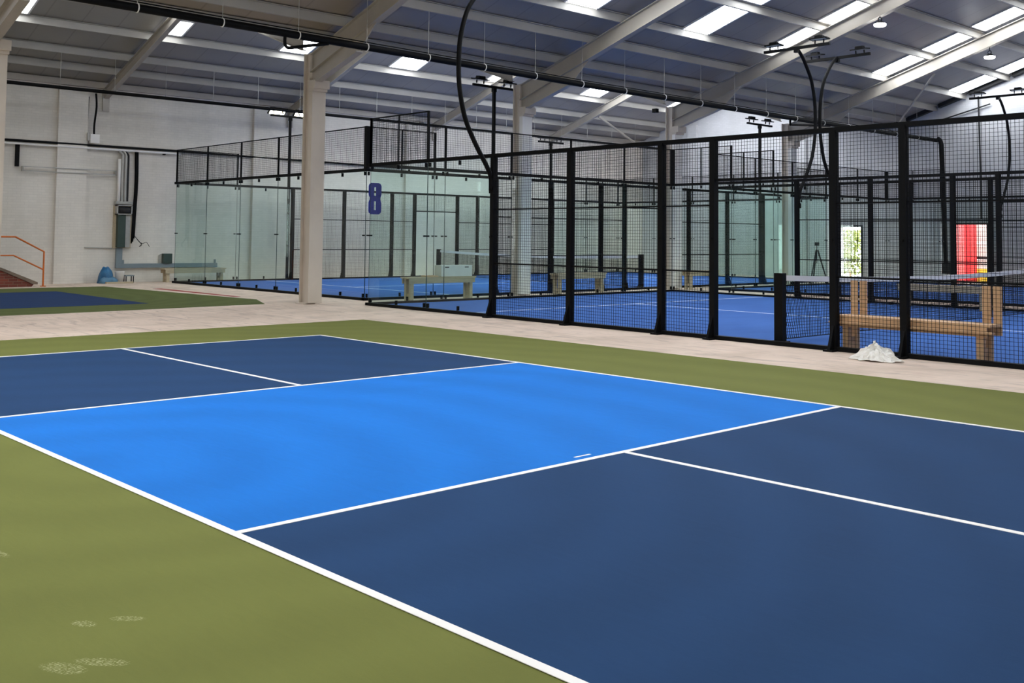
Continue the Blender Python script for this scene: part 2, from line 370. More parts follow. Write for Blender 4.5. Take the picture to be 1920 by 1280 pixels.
for y in FR[1:]:
    r = thing('roof_beam', LBM[y], 'roof beam', (XC+.1, y, zm(XC)-.4), 0, 'sloping main roof beams')
    b = MB(); o0 = Vector((XC+.1, y, zm(XC)-.4)); L = lambda x, dz=0: (x-o0.x, 0, zm(x)+dz-o0.z)
    ibeam(b, L(XC+.07), L(XR-.001), .4, .17); ibeam(b, L(XR), L(2*XR-XC), .4, .17)
    b.build('rafter', 'steel', r)
    h = MB(); xa, xb, xe = XC+.07, .75, 1.35; za, zb = 4.75, 5.28
    h.prism([(xa-o0.x, -.012, zm(xa)-.4-o0.z), (xe-o0.x, -.012, zm(xe)-.4-o0.z), (xb-o0.x, -.012, zb-o0.z), (xa-o0.x, -.012, za-o0.z)], (0, .024, 0))
    h.quad_box([(xa-o0.x, -.085, za-.02-o0.z), (xb-o0.x, -.085, zb-.03-o0.z), (xb-o0.x, .085, zb-.03-o0.z), (xa-o0.x, .085, za-.02-o0.z), (xa-o0.x, -.085, za-o0.z), (xb-o0.x, -.085, zb-o0.z), (xb-o0.x, .085, zb-o0.z), (xa-o0.x, .085, za-o0.z)])
    h.build('haunch', 'steel', r)
    r = thing('roof_beam', LBL[y], 'roof beam', (XW+.1, y-.1, zl(XW)-.3), 0, 'left bay roof beams')
    b = MB(); o0 = Vector((XW+.1, y-.1, zl(XW)-.3)); L2 = lambda x: (x-o0.x, 0, zl(x)-o0.z)
    ibeam(b, L2(XW+.05), L2(XL-.001), .3, .15); ibeam(b, L2(XL), L2(XC-.2), .3, .15); b.build('rafter', 'steel', r)
    p = MB(); p.box(-.05, -.1, -.35, -.02, .1, .3); p.build('end_plate', 'steel', r)

def purlin(x, zf, label, group, y0=Y0, h=SH):
    z = zf(x); b = MB(); w = .065
    b.box(x-.006, y0, z, x+.006, YE, z+h); b.box(x-w, y0, z, x, YE, z+.012); b.box(x, y0, z+h-.014, x+w, YE, z+h-.002)
    b.box(x-w, y0, z, x-w+.01, YE, z+.03)
    return solo(b, 'purlin', 'purlin', label, 'purlin', group)
PM = [(-.42, 'eaves purlin of the main roof just above the long black pipe'), (.28, 'first main purlin above the eaves, running from top left to below the rooflights'), (1.38, 'second main roof purlin, dark sheeting above and below it'),
      (2.43, 'third main purlin, brightly lit along the lower ends of the rooflights'), (3.95, 'fourth main purlin crossing the rooflight strips halfway'), (5.4, 'fifth main purlin at the top right, above two rooflight panels'),
      (6.97, 'sixth main purlin, only in the top right corner'), (8.45, 'seventh main purlin beyond the top right corner'), (9.75, 'ridge purlin of the main roof above the frame')]
for x, l in PM: purlin(x, zm, l, 'main roof purlins')
PL = [(-11.53, 'lowest left bay purlin, close above the white brick wall'), (-10.65, 'middle left bay purlin with thin rods hanging from it'), (-9.35, 'upper left bay purlin brightly lit under the square rooflights'), (-7.5, 'left bay purlin hidden high behind the long black pipe')]
for x, l in PL: purlin(x, zl, l, 'left bay roof purlins')

LC = {-7.38: 'cream steel column cut by the left edge of the photo', -.85: 'nearest full cream column standing on the bare beige floor', 5.4: 'cream column in the gap between glass courts, behind the curved lamp pole',
      11.65: 'third cream column, beyond the mesh left of the doorway gap', 17.9: 'farthest cream column, darker against the bright end wall'}
for y in FR[1:]:
    c = thing('steel_column', LC[y], 'column', (XC, y, 0), 0, 'row of cream columns')
    b = MB(); x0, x1 = -.18, .07
    b.box(x0, -.08, 0, x0+.02, .08, 5.45); b.box(x1-.02, -.08, 0, x1, .08, 5.45); b.box(x0, -.012, 0, x1, .012, 5.45)
    b.box(x0-.05, -.14, 0, x1+.05, .14, .03)
    b.build('column_shaft', 'column', c)
    MB().box(x1, -.08, .03, x1+.12, .26, 4.66).build('casing', 'white' if y > 0 else 'column', c)
    k = MB(); k.box(x1, -.1, 4.66, x1+.24, .28, 4.84); k.box(x1+.001, -.09, 4.6, x1+.17, .27, 4.66); k.build('corbel', 'column', c)
solo(MB().tube([(-9.9, 17.95, 6.4), (-12.35, 23.35, 5.72)], .05, 8), 'roof_brace', 'steel', 'thin pale diagonal brace from the left bay beam down to the wall corner', 'brace')
solo(MB().tube([(4.0, 17.98, 6.6), (-.2, 23.7, 5.7)], .035, 8), 'roof_brace', 'steel', 'thin grey diagonal brace below the bright white beam at upper right', 'brace')

gap_shade = MB()  # dark bars standing in for shade in the gap under the sheet
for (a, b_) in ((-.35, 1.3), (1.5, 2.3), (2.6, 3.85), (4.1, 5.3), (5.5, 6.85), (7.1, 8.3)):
    gap_shade.quad_box([(a, YE-.2, zm(a)+.06), (b_, YE-.2, zm(b_)+.06), (b_, YE, zm(b_)+.06), (a, YE, zm(a)+.06), (a, YE-.2, zm(a)+SH), (b_, YE-.2, zm(b_)+SH), (b_, YE, zm(b_)+SH), (a, YE, zm(a)+SH)])
struct(gap_shade, 'gap_shade_strip', 'dark')
solo(MB().tube([(2.9, YE-.1, 6.6), (2.95, YE-.1, 3.6), (2.95, YE-.1, 2.3)], .03, 6), 'wall_cable', 'dark', 'thin dark cable running straight down the end wall above the red doorway', 'cable')
solo(MB().tube([(1.2, YE-.08, 5.78), (3.3, YE-.08, 6.3)], .025, 6), 'wall_cable', 'dark', 'short sloping dark cable on the end wall under the roof slope', 'cable')

# ------------------------------------------------------------------ front pickleball court (rotated about one degree)
K, L_, Wd = 2.0755, 6.3175, 5.9925
pc = thing('pickleball_court', 'nearest pickleball court: bright blue centre, navy ends, olive border, white lines', 'sports court', (11.542, -10.2787, 0), .0182)
MB().box(-8.33, -4.5, 0, 9.5, 8.2, .004).build('surround', 'green', pc)
MB().box(-K, 0, .004, K, Wd, .007).build('no_volley_zone', 'kitchen', pc)['label'] = 'bright blue no-volley zone'
for (a, b_) in ((-L_, -K), (K, L_)):
    for (c, d) in ((0, Wd/2), (Wd/2, Wd)): MB().box(a, c, .004, b_, d, .007).build('service_box', 'navy', pc)['label'] = 'navy blue service box'
lw = .048
def line(x0, y0, x1, y1): MB().box(x0, y0, .007, x1, y1, .0095).build('line', 'line', pc)
for x in (-K, K): line(x-lw/2, lw/2, x+lw/2, Wd-lw/2)
for x in (-L_, L_): line(x-lw/2, lw/2, x+lw/2, Wd-lw/2)
for y in (0, Wd): line(-L_-lw/2, y-lw/2, L_+lw/2, y+lw/2)
line(-L_+lw/2, Wd/2-lw/2, -K-lw/2, Wd/2+lw/2); line(K+lw/2, Wd/2-lw/2, L_-lw/2, Wd/2+lw/2)
MB().box(1.965, 2.60, .007, 1.985, 2.76, .0082).build('stray_paint_mark', 'line', pc)['label'] = 'short stray white paint stroke'

pc2 = thing('pickleball_court', 'far left unlined pickleball court, olive border round a navy middle', 'sports court', (-6, -5, 0))
MB().prism([(-4.35, 3.35, 0), (3.0, 4.0, 0), (4.45, 3.4, 0), (4.75, -1.0, 0), (4.7, -9, 0), (-4.5, -9, 0)], (0, 0, .004)).build('surround', 'greenfar', pc2)
MB().box(-2.5, -9, .004, 3.05, 1.45, .006).build('playing_area', 'navyfar', pc2)
solo(MB().prism([(-8.6, -1.02, 0), (-4.2, -.94, 0), (-4.2, -.76, 0), (-8.6, -.78, 0)], (0, 0, .003)), 'paint_stripe', simple('dull_red_paint', (158, 62, 56), .7), 'thin dull red painted stripe along the far left court border', 'paint stripe')

# ------------------------------------------------------------------ padel enclosures
wire_cache = {}
def wire_mesh(w, h, cell=.05, t_=.0042):
    k = (round(w, 3), round(h, 3))
    if k not in wire_cache:
        b = MB(); n = max(1, round(w/cell)); m = max(1, round(h/cell))
        for i in range(n+1): x = w*i/n; b.box(x-t_/2, -t_, 0, x+t_/2, 0, h)
        for j in range(m+1): z = h*j/m; b.box(0, 0, z-t_/2, w, t_, z+t_/2)
        wire_cache[k] = b.mesh('mesh_panel', MAT['wire'])
    return wire_cache[k]
glass_cache = {}
def glass_mesh(w, h):
    k = (round(w, 3), round(h, 3))
    if k not in glass_cache:
        me = MB().box(.006, -.006, 0, w-.006, .006, h).mesh('glass_panel', [MAT['glass'], MAT['glassedge']])
        for i in (3, 5): me.polygons[i].material_index = 1      # polished edges show as dark green seams
        glass_cache[k] = me
    return glass_cache[k]
clamp_cache = {}
def clamps(w, h, out):
    k = (round(w, 3), round(h, 3), out)
    if k not in clamp_cache:
        clamp_cache[k] = MB().cbox(0, 0, 0, .03, .05, .085).mesh('clamp', MAT['black']), MB().cbox(0, out*.018, 0, .05, .04, .03).mesh('joint_clip', MAT['black'])
    return clamp_cache[k]
def post_mesh(h, out):
    k = ('post', h, out)
    if k not in glass_cache:
        b = MB(); b.box(-.045, -.055, 0, .045, .055, h)
        b.box(-.07, -.1+out*.09, 0, .07, .1+out*.09, .025)
        b.prism([(-.02, out*.05, .02), (-.02, out*.17, .02), (-.02, out*.05, .36)], (.04, 0, 0))
        for zz in (1.5,): b.cbox(0, out*.06, zz, .03, .03, .03)
        glass_cache[k] = b.mesh('post', MAT['black'])
    return glass_cache[k]
GB, GH = .06, 3.0
def run(name, label, cat, loc, rz, out, spec, posts, length, upper, group, thick=(), tall=()):
    """one straight run of a padel enclosure. spec: (u0, u1, kind); upper: (u0, u1) spans with a fourth metre of mesh; out: side of the outer face"""
    r = thing(name, label, cat, (loc[0], loc[1], 0), rz, group)
    MB().box(-.05, -.05, 0, length+.05, .05, GB).build('kerb', 'black', r)
    rl = MB(); rl.box(-.06, -.035, GH-.03, length, .035, GH+.04)
    rl.build('top_rail', 'black', r)
    for (u0, u1, kd) in spec:
        w = u1-u0
        if kd == 'g':
            g_ = put('glass_panel', glass_mesh(w, GH-.03-GB), r, (u0, 0, GB)); c1_, c2_ = clamps(1, 1, out); hh = GH-.03-GB
            for x in (.06, w/2, w-.06): put('clamp', c1_, g_, (x, 0, .05)); put('clamp', c1_, g_, (x, 0, hh-.05))
            for x in (.05, w-.05): put('joint_clip', c2_, g_, (x, 0, 1.43))
        elif kd == 'm':
            m_ = put('mesh_panel', wire_mesh(w, GH-GB-.02), r, (u0, 0, GB))
            for z in (1.0, 2.0): MB().box(.0, -.012, z-GB-.012, w, .012, z-GB+.012).build('mid_rail', 'black', m_)
        elif kd == 't':
            m_ = put('mesh_panel', wire_mesh(w, .6), r, (u0, 0, 2.38)); MB().box(0, -.02, -.02, w, .02, .02).build('transom_rail', 'black', m_)
    for u in posts: put('post', post_mesh(GH, out), r, (u, 0, 0))
    for (u0, u1) in upper:
        n = max(1, round((u1-u0)/2))
        m_ = put('upper_mesh_panel', wire_mesh(u1-u0, .97), r, (u0, 0, GH+.03))
        b = MB(); b.box(0, -.012, .96, u1-u0, .012, .985)
        for i in range(n+1):
            x = (u1-u0)*i/n; tk = .05 if (u0+x) in thick else .02
            b.box(x-tk, -tk, 0, x+tk, tk, .985)
        if n == 1: b.box(w/2-.012, -.012, 0, w/2+.012, .012, .98)
        b.build('upper_frame', 'black', m_)
    return r
SIDE = [(0, 2, 'g'), (2, 4, 'g'), (4, 6, 'm'), (6, 8, 'm'), (8, 9, 'm'), (9, 11, 't'), (11, 12, 'm'), (12, 14, 'm'), (14, 16, 'm'), (16, 18, 'g'), (18, 20, 'g')]
SP = [4, 6, 8, 9, 11, 12, 14, 16]
ENDS = [(0, 2, 'g'), (2, 4, 'g'), (4, 6, 'g'), (6, 8, 'g'), (8, 10, 'g')]
def shrink(spec, lim): return [s for s in spec if s[1] <= lim]
H = math.pi/2
FY, CY0, CY1 = 10.3, 12.3, 22.65
run('court_fence', 'nearest court fence: long black mesh run with a glass corner at its left end', 'court fence', (0, 0), 0, -1, shrink(SIDE, 16), SP, 16, [(0, 2)], 'padel court fences')
run('court_fence', 'far side fence of the front padel court, black mesh beyond the net', 'court fence', (0, FY), 0, 1, shrink(SIDE, 16), SP, 16, [(0, 2)], 'padel court fences')
E10 = [(a*1.03, b_*1.03, k) for a, b_, k in ENDS]
run('glass_back_wall', 'glass end wall of the front padel court, facing the gap with the columns', 'glass wall', (0, 0), H, 1, E10, [], 10.3, [(0, 10.3)], 'padel court glass end walls', (10.3,))
run('court_fence', 'near side fence of the rear right padel court, behind the front court', 'court fence', (0, CY0), 0, -1, shrink(SIDE, 16), SP, 16, [(0, 2)], 'padel court fences')
run('court_fence', 'farthest court fence, close in front of the doorways in the end wall', 'court fence', (0, CY1), 0, 1, shrink(SIDE, 16), SP, 16, [(0, 2)], 'padel court fences')
run('glass_back_wall', 'glass end wall of the rear right padel court with mesh above', 'glass wall', (0, CY0), H, 1, [(a*1.035, b_*1.035, k) for a, b_, k in ENDS], [], 10.35, [(0, 10.35)], 'padel court glass end walls', (10.35,))
LX, LY = -1.4, .86
run('glass_back_wall', 'front glass end wall of the left padel court, behind the nearest column', 'glass wall', (LX-10, LY), 0, -1, ENDS, [], 10, [(0, 10)], 'padel court glass end walls', (10,))
run('court_fence', 'left side fence of the left padel court, close along the white brick wall', 'court fence', (LX-10, LY), H, 1, SIDE, SP, 20, [(0, 2), (18, 20)], 'padel court fences')
rgt = run('court_fence', 'right side fence of the left padel court, bearing the blue number eight', 'court fence', (LX, LY), H, -1, SIDE, SP, 20, [(0, 2), (18, 20)], 'padel court fences')
run('glass_back_wall', 'rear glass end wall of the left padel court, farthest to the back left', 'glass wall', (LX-10, LY+20), 0, 1, ENDS, [], 10, [(0, 10)], 'padel court glass end walls')

# number eight on the corner glass
def number8():
    cu = bpy.data.curves.new('number_eight', 'CURVE'); cu.dimensions = '2D'; cu.fill_mode = 'BOTH'; cu.extrude = .002
    def sp(pts):
        s_ = cu.splines.new('POLY'); s_.points.add(len(pts)-1); s_.use_cyclic_u = True
        for p, q in zip(s_.points, pts): p.co = (q[0], q[1], 0, 1)
    w, h, c = .36, .73, .07; wa = .15
    half = [(0+w/2-c, h/2), (w/2-.02, h/2-.03), (w/2, h/2-c), (w/2, .09), (wa, .02), (wa, -.02), (w/2, -.09), (w/2, -h/2+c), (w/2-.02, -h/2+.03), (w/2-c, -h/2)]
    sp(half + [(-x, y) for x, y in reversed(half)])
    for s_ in (1, -1): sp([(-.024, s_*.065), (.024, s_*.065), (.024, s_*.265), (-.024, s_*.265)])
    tmp = bpy.data.objects.new('tmp8', cu); C.objects.link(tmp)
    me = bpy.data.meshes.new_from_object(tmp.evaluated_get(bpy.context.evaluated_depsgraph_get()))
    bpy.data.objects.remove(tmp); me.materials.clear(); me.materials.append(MAT['number']); return me
n8 = bpy.data.objects.new('number_sticker', number8()); C.objects.link(n8); n8.parent = rgt
n8.rotation_euler = (H, 0, 0); n8.location = (.24, -.0095, 2.345); n8['label'] = 'blue figure 8 on the corner glass'

def turf_court(label, x0, y0, x1, y1, lines):
    r = thing('court_turf', label, 'artificial turf', (x0, y0, 0), 0, 'blue padel court turf')
    MB().box(.05, .05, 0, x1-x0-.05, y1-y0-.05, .014).build('turf', 'turf', r)
    for (a, b_, c, d) in lines: MB().box(a, b_, .014, c, d, .0165).build('line', 'turfline', r)
turf_court('blue turf of the front padel court behind the long mesh fence', 0, 0, 20, FY, [(3.02, .1, 3.07, FY-.1), (3.07, FY/2-.025, 16.9, FY/2+.025), (16.93, .1, 16.98, FY-.1)])
turf_court('blue turf of the rear right padel court', 0, CY0, 20, CY1, [(3.02, .1, 3.07, 10.2), (3.07, 5.12, 16.9, 5.17), (16.93, .1, 16.98, 10.2)])
turf_court('blue turf of the left padel court behind the nearest column', LX-10, LY, LX, LY+20, [(.1, 3.02, 9.9, 3.07), (4.975, 3.07, 5.025, 16.9), (.1, 16.93, 9.9, 16.98)])

# ------------------------------------------------------------------ nets
def net(label, loc, rz, length, sag=.03, fold=True):
    r = thing('padel_net', label, 'net', (loc[0], loc[1], .014), rz, 'padel nets')
    for u in (.2, length-.2):
        b = MB(); b.box(u-.05, -.09, 0, u+.05, .05, 1.0); b.box(u-.1, -.12, 0, u+.1, .12, .03); s_ = 1 if u < 1 else -1
        b.prism([(u+s_*.05, -.02, .02), (u+s_*.14, -.02, .02), (u+s_*.05, -.02, .3)], (0, .04, 0)); b.build('net_post', 'black', r)
    a, e = .27, length-.27; top = lambda u: .97-.09*4*(u-a)*(e-u)/(e-a)**2
    n = 60
    def wob(u, z): return (.05*math.exp(-(u-a)/.5)*math.sin(z*7+u*3) if fold else 0)
    b = MB()
    for i in range(n):
        u0, u1 = a+(e-a)*i/n, a+(e-a)*(i+1)/n
        b.quad_box([(u0, -.008, top(u0)-.08), (u1, -.008, top(u1)-.08), (u1, .008, top(u1)-.08), (u0, .008, top(u0)-.08), (u0, -.008, top(u0)), (u1, -.008, top(u1)), (u1, .008, top(u1)), (u0, .008, top(u0))])
    b.build('white_band', 'white', r)
    b = MB(); cell = .045; m = int((e-a)/cell); t_ = .006
    for i in range(m+1):
        u = a+(e-a)*i/m; ht = top(u)-.08; prev = None
        for j in range(7):
            z = .05+(ht-.05)*j/6; p = (u, wob(u, z), z)
            if prev: b.bar(prev, p, t_, t_, (1, 0, 0))
            prev = p
    rows = int(.85/cell)
    for j in range(rows+1):
        prev = None
        for i in range(0, 41):
            u = a+(e-a)*(i/40)**1.6; z = .05+(top(u)-.13)*j/rows; p = (u, wob(u, z), z)
            if prev: b.bar(prev, p, t_, t_)
            prev = p
    b.build('netting', 'wire', r)
    MB().tube([(a, 0, .05), (e, 0, .05)], .008, 6).build('bottom_cord', 'black', r)
net('white topped net of the front padel court, close behind the gap in the fence', (10, 0), H, FY)
net('white topped net of the left padel court, far behind the glass', (LX-10, LY+10), 0, 10, fold=False)
net('white topped net of the rear right padel court near the right edge', (10, CY0), H, FY, fold=False)

# ------------------------------------------------------------------ floodlights
def flood(parent, p, rz=0, tilt=0, lit=None):
    kx = 1.35 if lit else 1.0  # lit heads are enlarged so their shape includes the glow
    """LED head: finned body over a flat frame, lens underneath"""
    b = MB(); b.box(-.24, -.1, 0, .24, .1, .03); b.box(-.11, -.07, .03, .11, .07, .075)
    for i in range(7): b.box(-.1+i*.032, -.07, .075, -.092+i*.032, .07, .1)
    for x in (-.12, .12): b.box(x-.012, -.015, -.09, x+.012, .015, 0)
    o = b.build('floodlight_head', 'black', parent); o.location = p; o.scale = (kx, kx, 1); o.rotation_euler = (tilt, 0, rz)
    l = MB().box(-.2, -.085, -.008, .2, .085, 0).build('lens', lit or 'lens', o); return o
def t_pole(label, x, y, lit=False, h=5.33):
    r = thing('floodlight_pole', label, 'floodlight pole', (x, y, 0), 0, 'straight T-shaped floodlight poles')
    b = MB(); b.box(-.035, -.035, 0, .035, .035, h); b.box(-.05, -.05, h-.1, .05, .05, h+.02); b.box(-.1, -.1, 0, .1, .1, .03); b.build('pole', 'black', r)
    MB().box(-.03, -.72, h, .03, .72, h+.06).build('crossbar', 'black', r)
    for s_ in (-.47, .47): flood(r, (0, s_, h+.17), H, .12 if not lit else -.75, 'led' if lit else None)
t_pole('straight T-shaped light pole left of the second column, dark lamps', LX-.11, LY+4.0)
t_pole('straight T-shaped light pole with dark lamps against the bright end wall', LX-.11, LY+16.0)
t_pole('T-shaped light pole by the brick wall with one lamp glowing yellow', LX-10.11, LY+3.9, True)
t_pole('T-shaped light pole farthest back left, just below the roof edge', LX-10.11, LY+16.0)
SW = [(.07, 2.35), (.08, 2.6), (.19, 2.81), (.38, 3.07), (.55, 3.33), (.70, 3.6), (.80, 3.9), (.87, 4.25), (.89, 4.6), (.86, 5.1), (.72, 5.6), (.53, 5.9), (.28, 6.2), (.02, 6.4)]
def smooth_pts(p, n=4):
    out = []
    for i in range(len(p)-1):
        p0 = p[max(i-1, 0)]; p1 = p[i]; p2 = p[i+1]; p3 = p[min(i+2, len(p)-1)]
        for k in range(n):
            t_ = k/n; out.append(tuple(.5*((2*b)+(-a+c)*t_+(2*a-5*b+4*c-d)*t_*t_+(-a+3*b-3*c+d)*t_**3) for a, b, c, d in zip(p0, p1, p2, p3)))
    return out+[p[-1]]
def swan(label, x, y, s_, bar=True):
    r = thing('floodlight_pole', label, 'floodlight pole', (x, y, 0), 0, 'bowed floodlight poles')
    k = 1.0
    pts = smooth_pts([(0, s_*o, z) for o, z in SW])
    b = MB(); b.tube(pts, .044, 10); b.build('bowed_tube', 'blackpipe', r, True)
    b = MB(); b.box(-.06, s_*.05-.02, 2.3, .06, s_*.05+.05*1, 2.42); b.box(-.06, s_*.05-.02, 2.55, .06, s_*.05+.05, 2.65); b.build('mounting_bracket', 'black', r)
    b = MB(); b.box(-.95, -.04, 6.36, .95, .03, 6.43); b.box(-.05, -.05, 6.28, .05, .05, 6.36); b.build('crossbar', 'black', r)
    for xx in (-.66, .66): flood(r, (xx, 0, 6.53), 0, -s_*.1)
swan('bowed black lamp pole at the glass corner of the near fence, top out of frame', 4, 0, -1)
swan('bowed black lamp pole of the front court far side, upper left of the crossing pair', 4, FY, 1)
swan('bowed black lamp pole of the rear court, upper right of the crossing pair', 4, CY0, -1)
swan('bowed black lamp pole near the right edge, before the end wall', 4, CY1, 1)

def highbay(label, x, y, z):
    r = thing('hanging_lamp', label, 'lamp', (x, y, z), 0, 'lit lamps under the roof beams')
    zt_ = zm(x)-.4
    b = MB(); ring = [(.05*math.cos(2*math.pi*k/14), 0, .12+.05*math.sin(2*math.pi*k/14)) for k in range(15)]
    b.tube(ring, .012, 6, False); b.tube([(0, 0, .17), (0, 0, zt_-z+.01)], .012, 6); b.build('hook', 'black', r)
    MB().tube([(0, 0, 0), (0, 0, .03), (0, 0, .08)], [.13, .11, .05], 18).build('housing', 'black', r)
    MB().tube([(0, 0, -.07), (0, 0, -.05), (0, 0, 0)], [.1, .145, .15], 18).build('lens', 'ledw', r)
highbay('glowing round lamp hanging from the underside of the grey roof beam at upper right', 5.6, 11.6, 6.98)
highbay('glowing round lamp hanging below the bright white roof beam, far right', 5.7, 17.93, 6.94)
r = thing('wall_spotlight', 'small bright spotlight shining beside the third column', 'lamp', (-1.35, 11.2, 5.25))
MB().box(-.1, -.06, 0, .06, .06, .12).build('housing', 'black', r); MB().box(-.105, -.05, .02, -.1, .05, .1).build('lens', 'ledw', r)

# ------------------------------------------------------------------ pipes
def hang_pipe(label, name, pts, r_, hang, zf, clip=True):
    t_ = thing(name, label, 'pipe', pts[0]); o = Vector(pts[0])
    MB().tube([Vector(p)-o for p in pts], r_, 14).build('pipe_run', 'blackpipe', t_, True)
    for (x, y, z) in hang:
        if clip:
            b = MB(); n = 14; rr = r_+.008
            ring = [(x-o.x+rr*math.cos(2*math.pi*k/n), y-o.y, z-o.z+rr*math.sin(2*math.pi*k/n)) for k in range(n)]
            b.tube(ring+[ring[0]], .011, 6, False); b.build('clip', 'white', t_)
        MB().tube([(x-o.x, y-o.y, z-o.z+r_), (x-o.x, y-o.y, zf(x)-o.z+SH)], .006, 5).build('hanger_rod', 'galv', t_)
PX = 1.38
def pz(y): return 5.25-.011*(y+2.3) if y < 5 else max(5.17-.004*(y-5), 5.135)
PZ = 5.2
hy = [-13.55+1.555*i for i in range(24)]
hang_pipe('thick black overhead pipe running the whole length of the column row', 'overhead_pipe', [(PX, -19+k*2, pz(-19+k*2)) for k in range(21)]+[(PX+.03, 23.4, 5.135), (1.5, 23.52, 5.12)], .07, [(PX, y, pz(y)) for y in hy if y < 23], lambda x: zm(x)+.0)
solo(MB().tube([(1.5, 23.52, 5.19), (1.6, 23.53, 5.1), (1.64, 23.53, 4.95), (1.75, 23.55, .75)], .085, 12), 'downpipe', 'blackpipe', 'thick black pipe dropping down the end wall left of the red doorway', 'pipe')
solo(MB().box(1.6, 23.55, .35, 1.95, 23.75, .75), 'valve_box', 'dark', 'small black valve box low on the end wall beside the red doorway', 'valve')
solo(MB().tube(smooth_pts([(PX, -2.95, 5.2), (PX, -2.95, 5.06), (PX, -2.9, 5.0), (PX, -2.82, 5.0), (PX, -2.4, 5.1), (PX, -2.0, 5.19)]), .032, 8), 'pipe_loop', 'blackpipe', 'small black pipe loop hanging under the overhead pipe at the nearest column', 'pipe', smooth=True)
solo(MB().tube([(PX, 14.15, 5.1), (PX, 14.15, 4.93), (PX, 16.4, 5.08)], .035, 8), 'pipe_loop', 'blackpipe', 'black pipe bend under the overhead pipe at the farthest column', 'pipe')
solo(MB().tube([(PX-.02, -19+k*2, pz(-19+k*2)+.105) for k in range(21)], .012, 6), 'overhead_cable', 'blackpipe', 'thin black cable strung just above the thick overhead pipe', 'cable')
WP = -10.65
hang_pipe('black pipe hung on rods in front of the top of the white brick wall', 'wall_pipe', [(WP, -8, 5.44), (WP, 23.5, 5.44)], .05, [(WP, -4.4+1.5*k, 5.44) for k in range(18)], lambda x: zl(x)-SH, False)

# wall services (left wall)
wc = thing('wall_conduit', 'pair of pipes, one black one white, running level along the brick wall', 'conduit', (XW+.1, -8, 4.0))
MB().tube([(.0, 0, .06), (0, 9.4, .06)], .035, 8).build('black_conduit', 'blackpipe', wc, True)
MB().tube([(.03, 0, -.03), (.03, 9.4, -.03)], .03, 8).build('white_conduit', 'white', wc, True)
for y in (1.5, 3.9, 6.0, 7.6, 8.9): MB().box(-.1, y-.03, -.09, .0, y+.03, .0).build('bracket', 'black', wc)
solo(MB().tube([(XW+.1, 1.3, 4.05), (XW+.1, 11, 3.98)], .03, 8), 'wall_conduit', 'blackpipe', 'thin black conduit on the brick wall behind the left padel court mesh', 'conduit')
solo(MB().box(XW, -3.44, 3.33, XW+.08, -3.34, 3.98), 'conduit_drop', 'black', 'short thick black drop hanging from the wall pipes at far left', 'conduit')
cr = thing('conduit_rail', 'long thin pale two-bar rail fixed level on the brick wall', 'wall rail', (XW, -3.25, 3.2))
for z in (0, .12): MB().box(.12, 0, z, .15, 2.65, z+.025).build('bar', 'galv', cr)
for y in (0, 2.63): MB().box(0, y-.015, 0, .15, y+.015, .145).build('end_bracket', 'galv', cr)
solo(MB().tube(smooth_pts([(XW+.14, -1.28, 5.6), (XW+.16, -1.26, 5.2), (XW+.14, -1.3, 4.7), (XW+.14, -1.3, 4.36)]), .03, 8), 'drop_cable', 'blackpipe', 'short black cable dropping from the top wall pipe to a white box', 'cable', smooth=True)
jb = thing('junction_box', 'white junction box on the brick wall below the black drop cable', 'junction box', (XW+.12, -1.3, 4.12))
MB().box(0, -.13, 0, .12, .13, .26).build('box', 'white', jb); MB().box(0, -.2, .06, .08, -.13, .3).build('side_gland', 'galv', jb)
solo(MB().tube([(XW+.05, -1.45, 5.5), (XW+.05, -1.5, 4.1), (XW+.05, -1.52, 2.0), (XW+.05, -1.53, .02)], .02, 6), 'wall_cable', 'dark', 'long thin grey cable running down the brick wall to the floor', 'cable')
solo(MB().tube([(XW+.03, -1.5, 1.35), (XW+.03, -1.45, 1.05), (XW+.03, -.62, 1.02)], .014, 6), 'wall_cable', 'galv', 'thin cable bending along the brick wall into the meter cabinet', 'cable')
# meter cabinet
mc = thing('meter_cabinet', 'tall electric meter cabinet with dark green panel on the brick wall', 'cabinet', (XW, -.34, 1.03))
MB().box(0, -.27, 0, .06, .27, 1.27).build('backboard', 'palewood', mc)
MB().box(.06, -.19, .02, .2, .04, 1.0).build('green_panel', 'greenbox', mc)
MB().box(.06, .06, .02, .16, .2, .98).build('grey_panel', 'galv', mc)
b = MB(); b.box(.06, -.24, 1.0, .24, .22, 1.03); b.box(.06, -.24, 1.26, .24, .22, 1.29); b.box(.06, -.24, 1.0, .24, -.21, 1.29); b.box(.06, .19, 1.0, .24, .22, 1.29); b.build('meter_frame', 'galv', mc)
b = MB(); b.tube([(.15, -.17, 1.14), (.15, .16, 1.14)], .1, 14); b.build('meter', 'dark', mc, True)
cbundle = [(-.5, .035, 'white', 2.42), (-.42, .035, 'galv', 2.4), (-.33, .03, 'galv', 2.42), (-.25, .025, 'blackpipe', 2.4)]
vc = thing('vertical_conduit_set', 'bundle of grey and white conduits rising from the meter cabinet', 'conduit', (XW, -.34, 2.35))
for i, (y, r_, m, z) in enumerate(((-.17, .045, 'white'), (-.07, .04, 'galv'), (.03, .035, 'galv'), (.11, .03, 'dark')) and ((-.17, .045, 'white', 1.35), (-.07, .04, 'galv', 1.6), (.03, .035, 'galv', 1.62), (.11, .03, 'dark', 1.6))):
    MB().tube(smooth_pts([(.1, y, 0), (.1, y, .5), (.1, y, z-.25), (.1, y-.02, z-.1), (.1, y-.12, z)]) if i else [(.12, y, 0), (.12, y, z)], r_, 8).build('conduit', m, vc, True)
MB().box(.02, -.26, .0, .2, .24, .08).build('gland_plate', 'galv', vc)
cb_ = thing('cable_bundle', 'thick black hanging cables beside the meter cabinet, loose ends at the bottom', 'cable', (XW+.06, .04, 1.05))
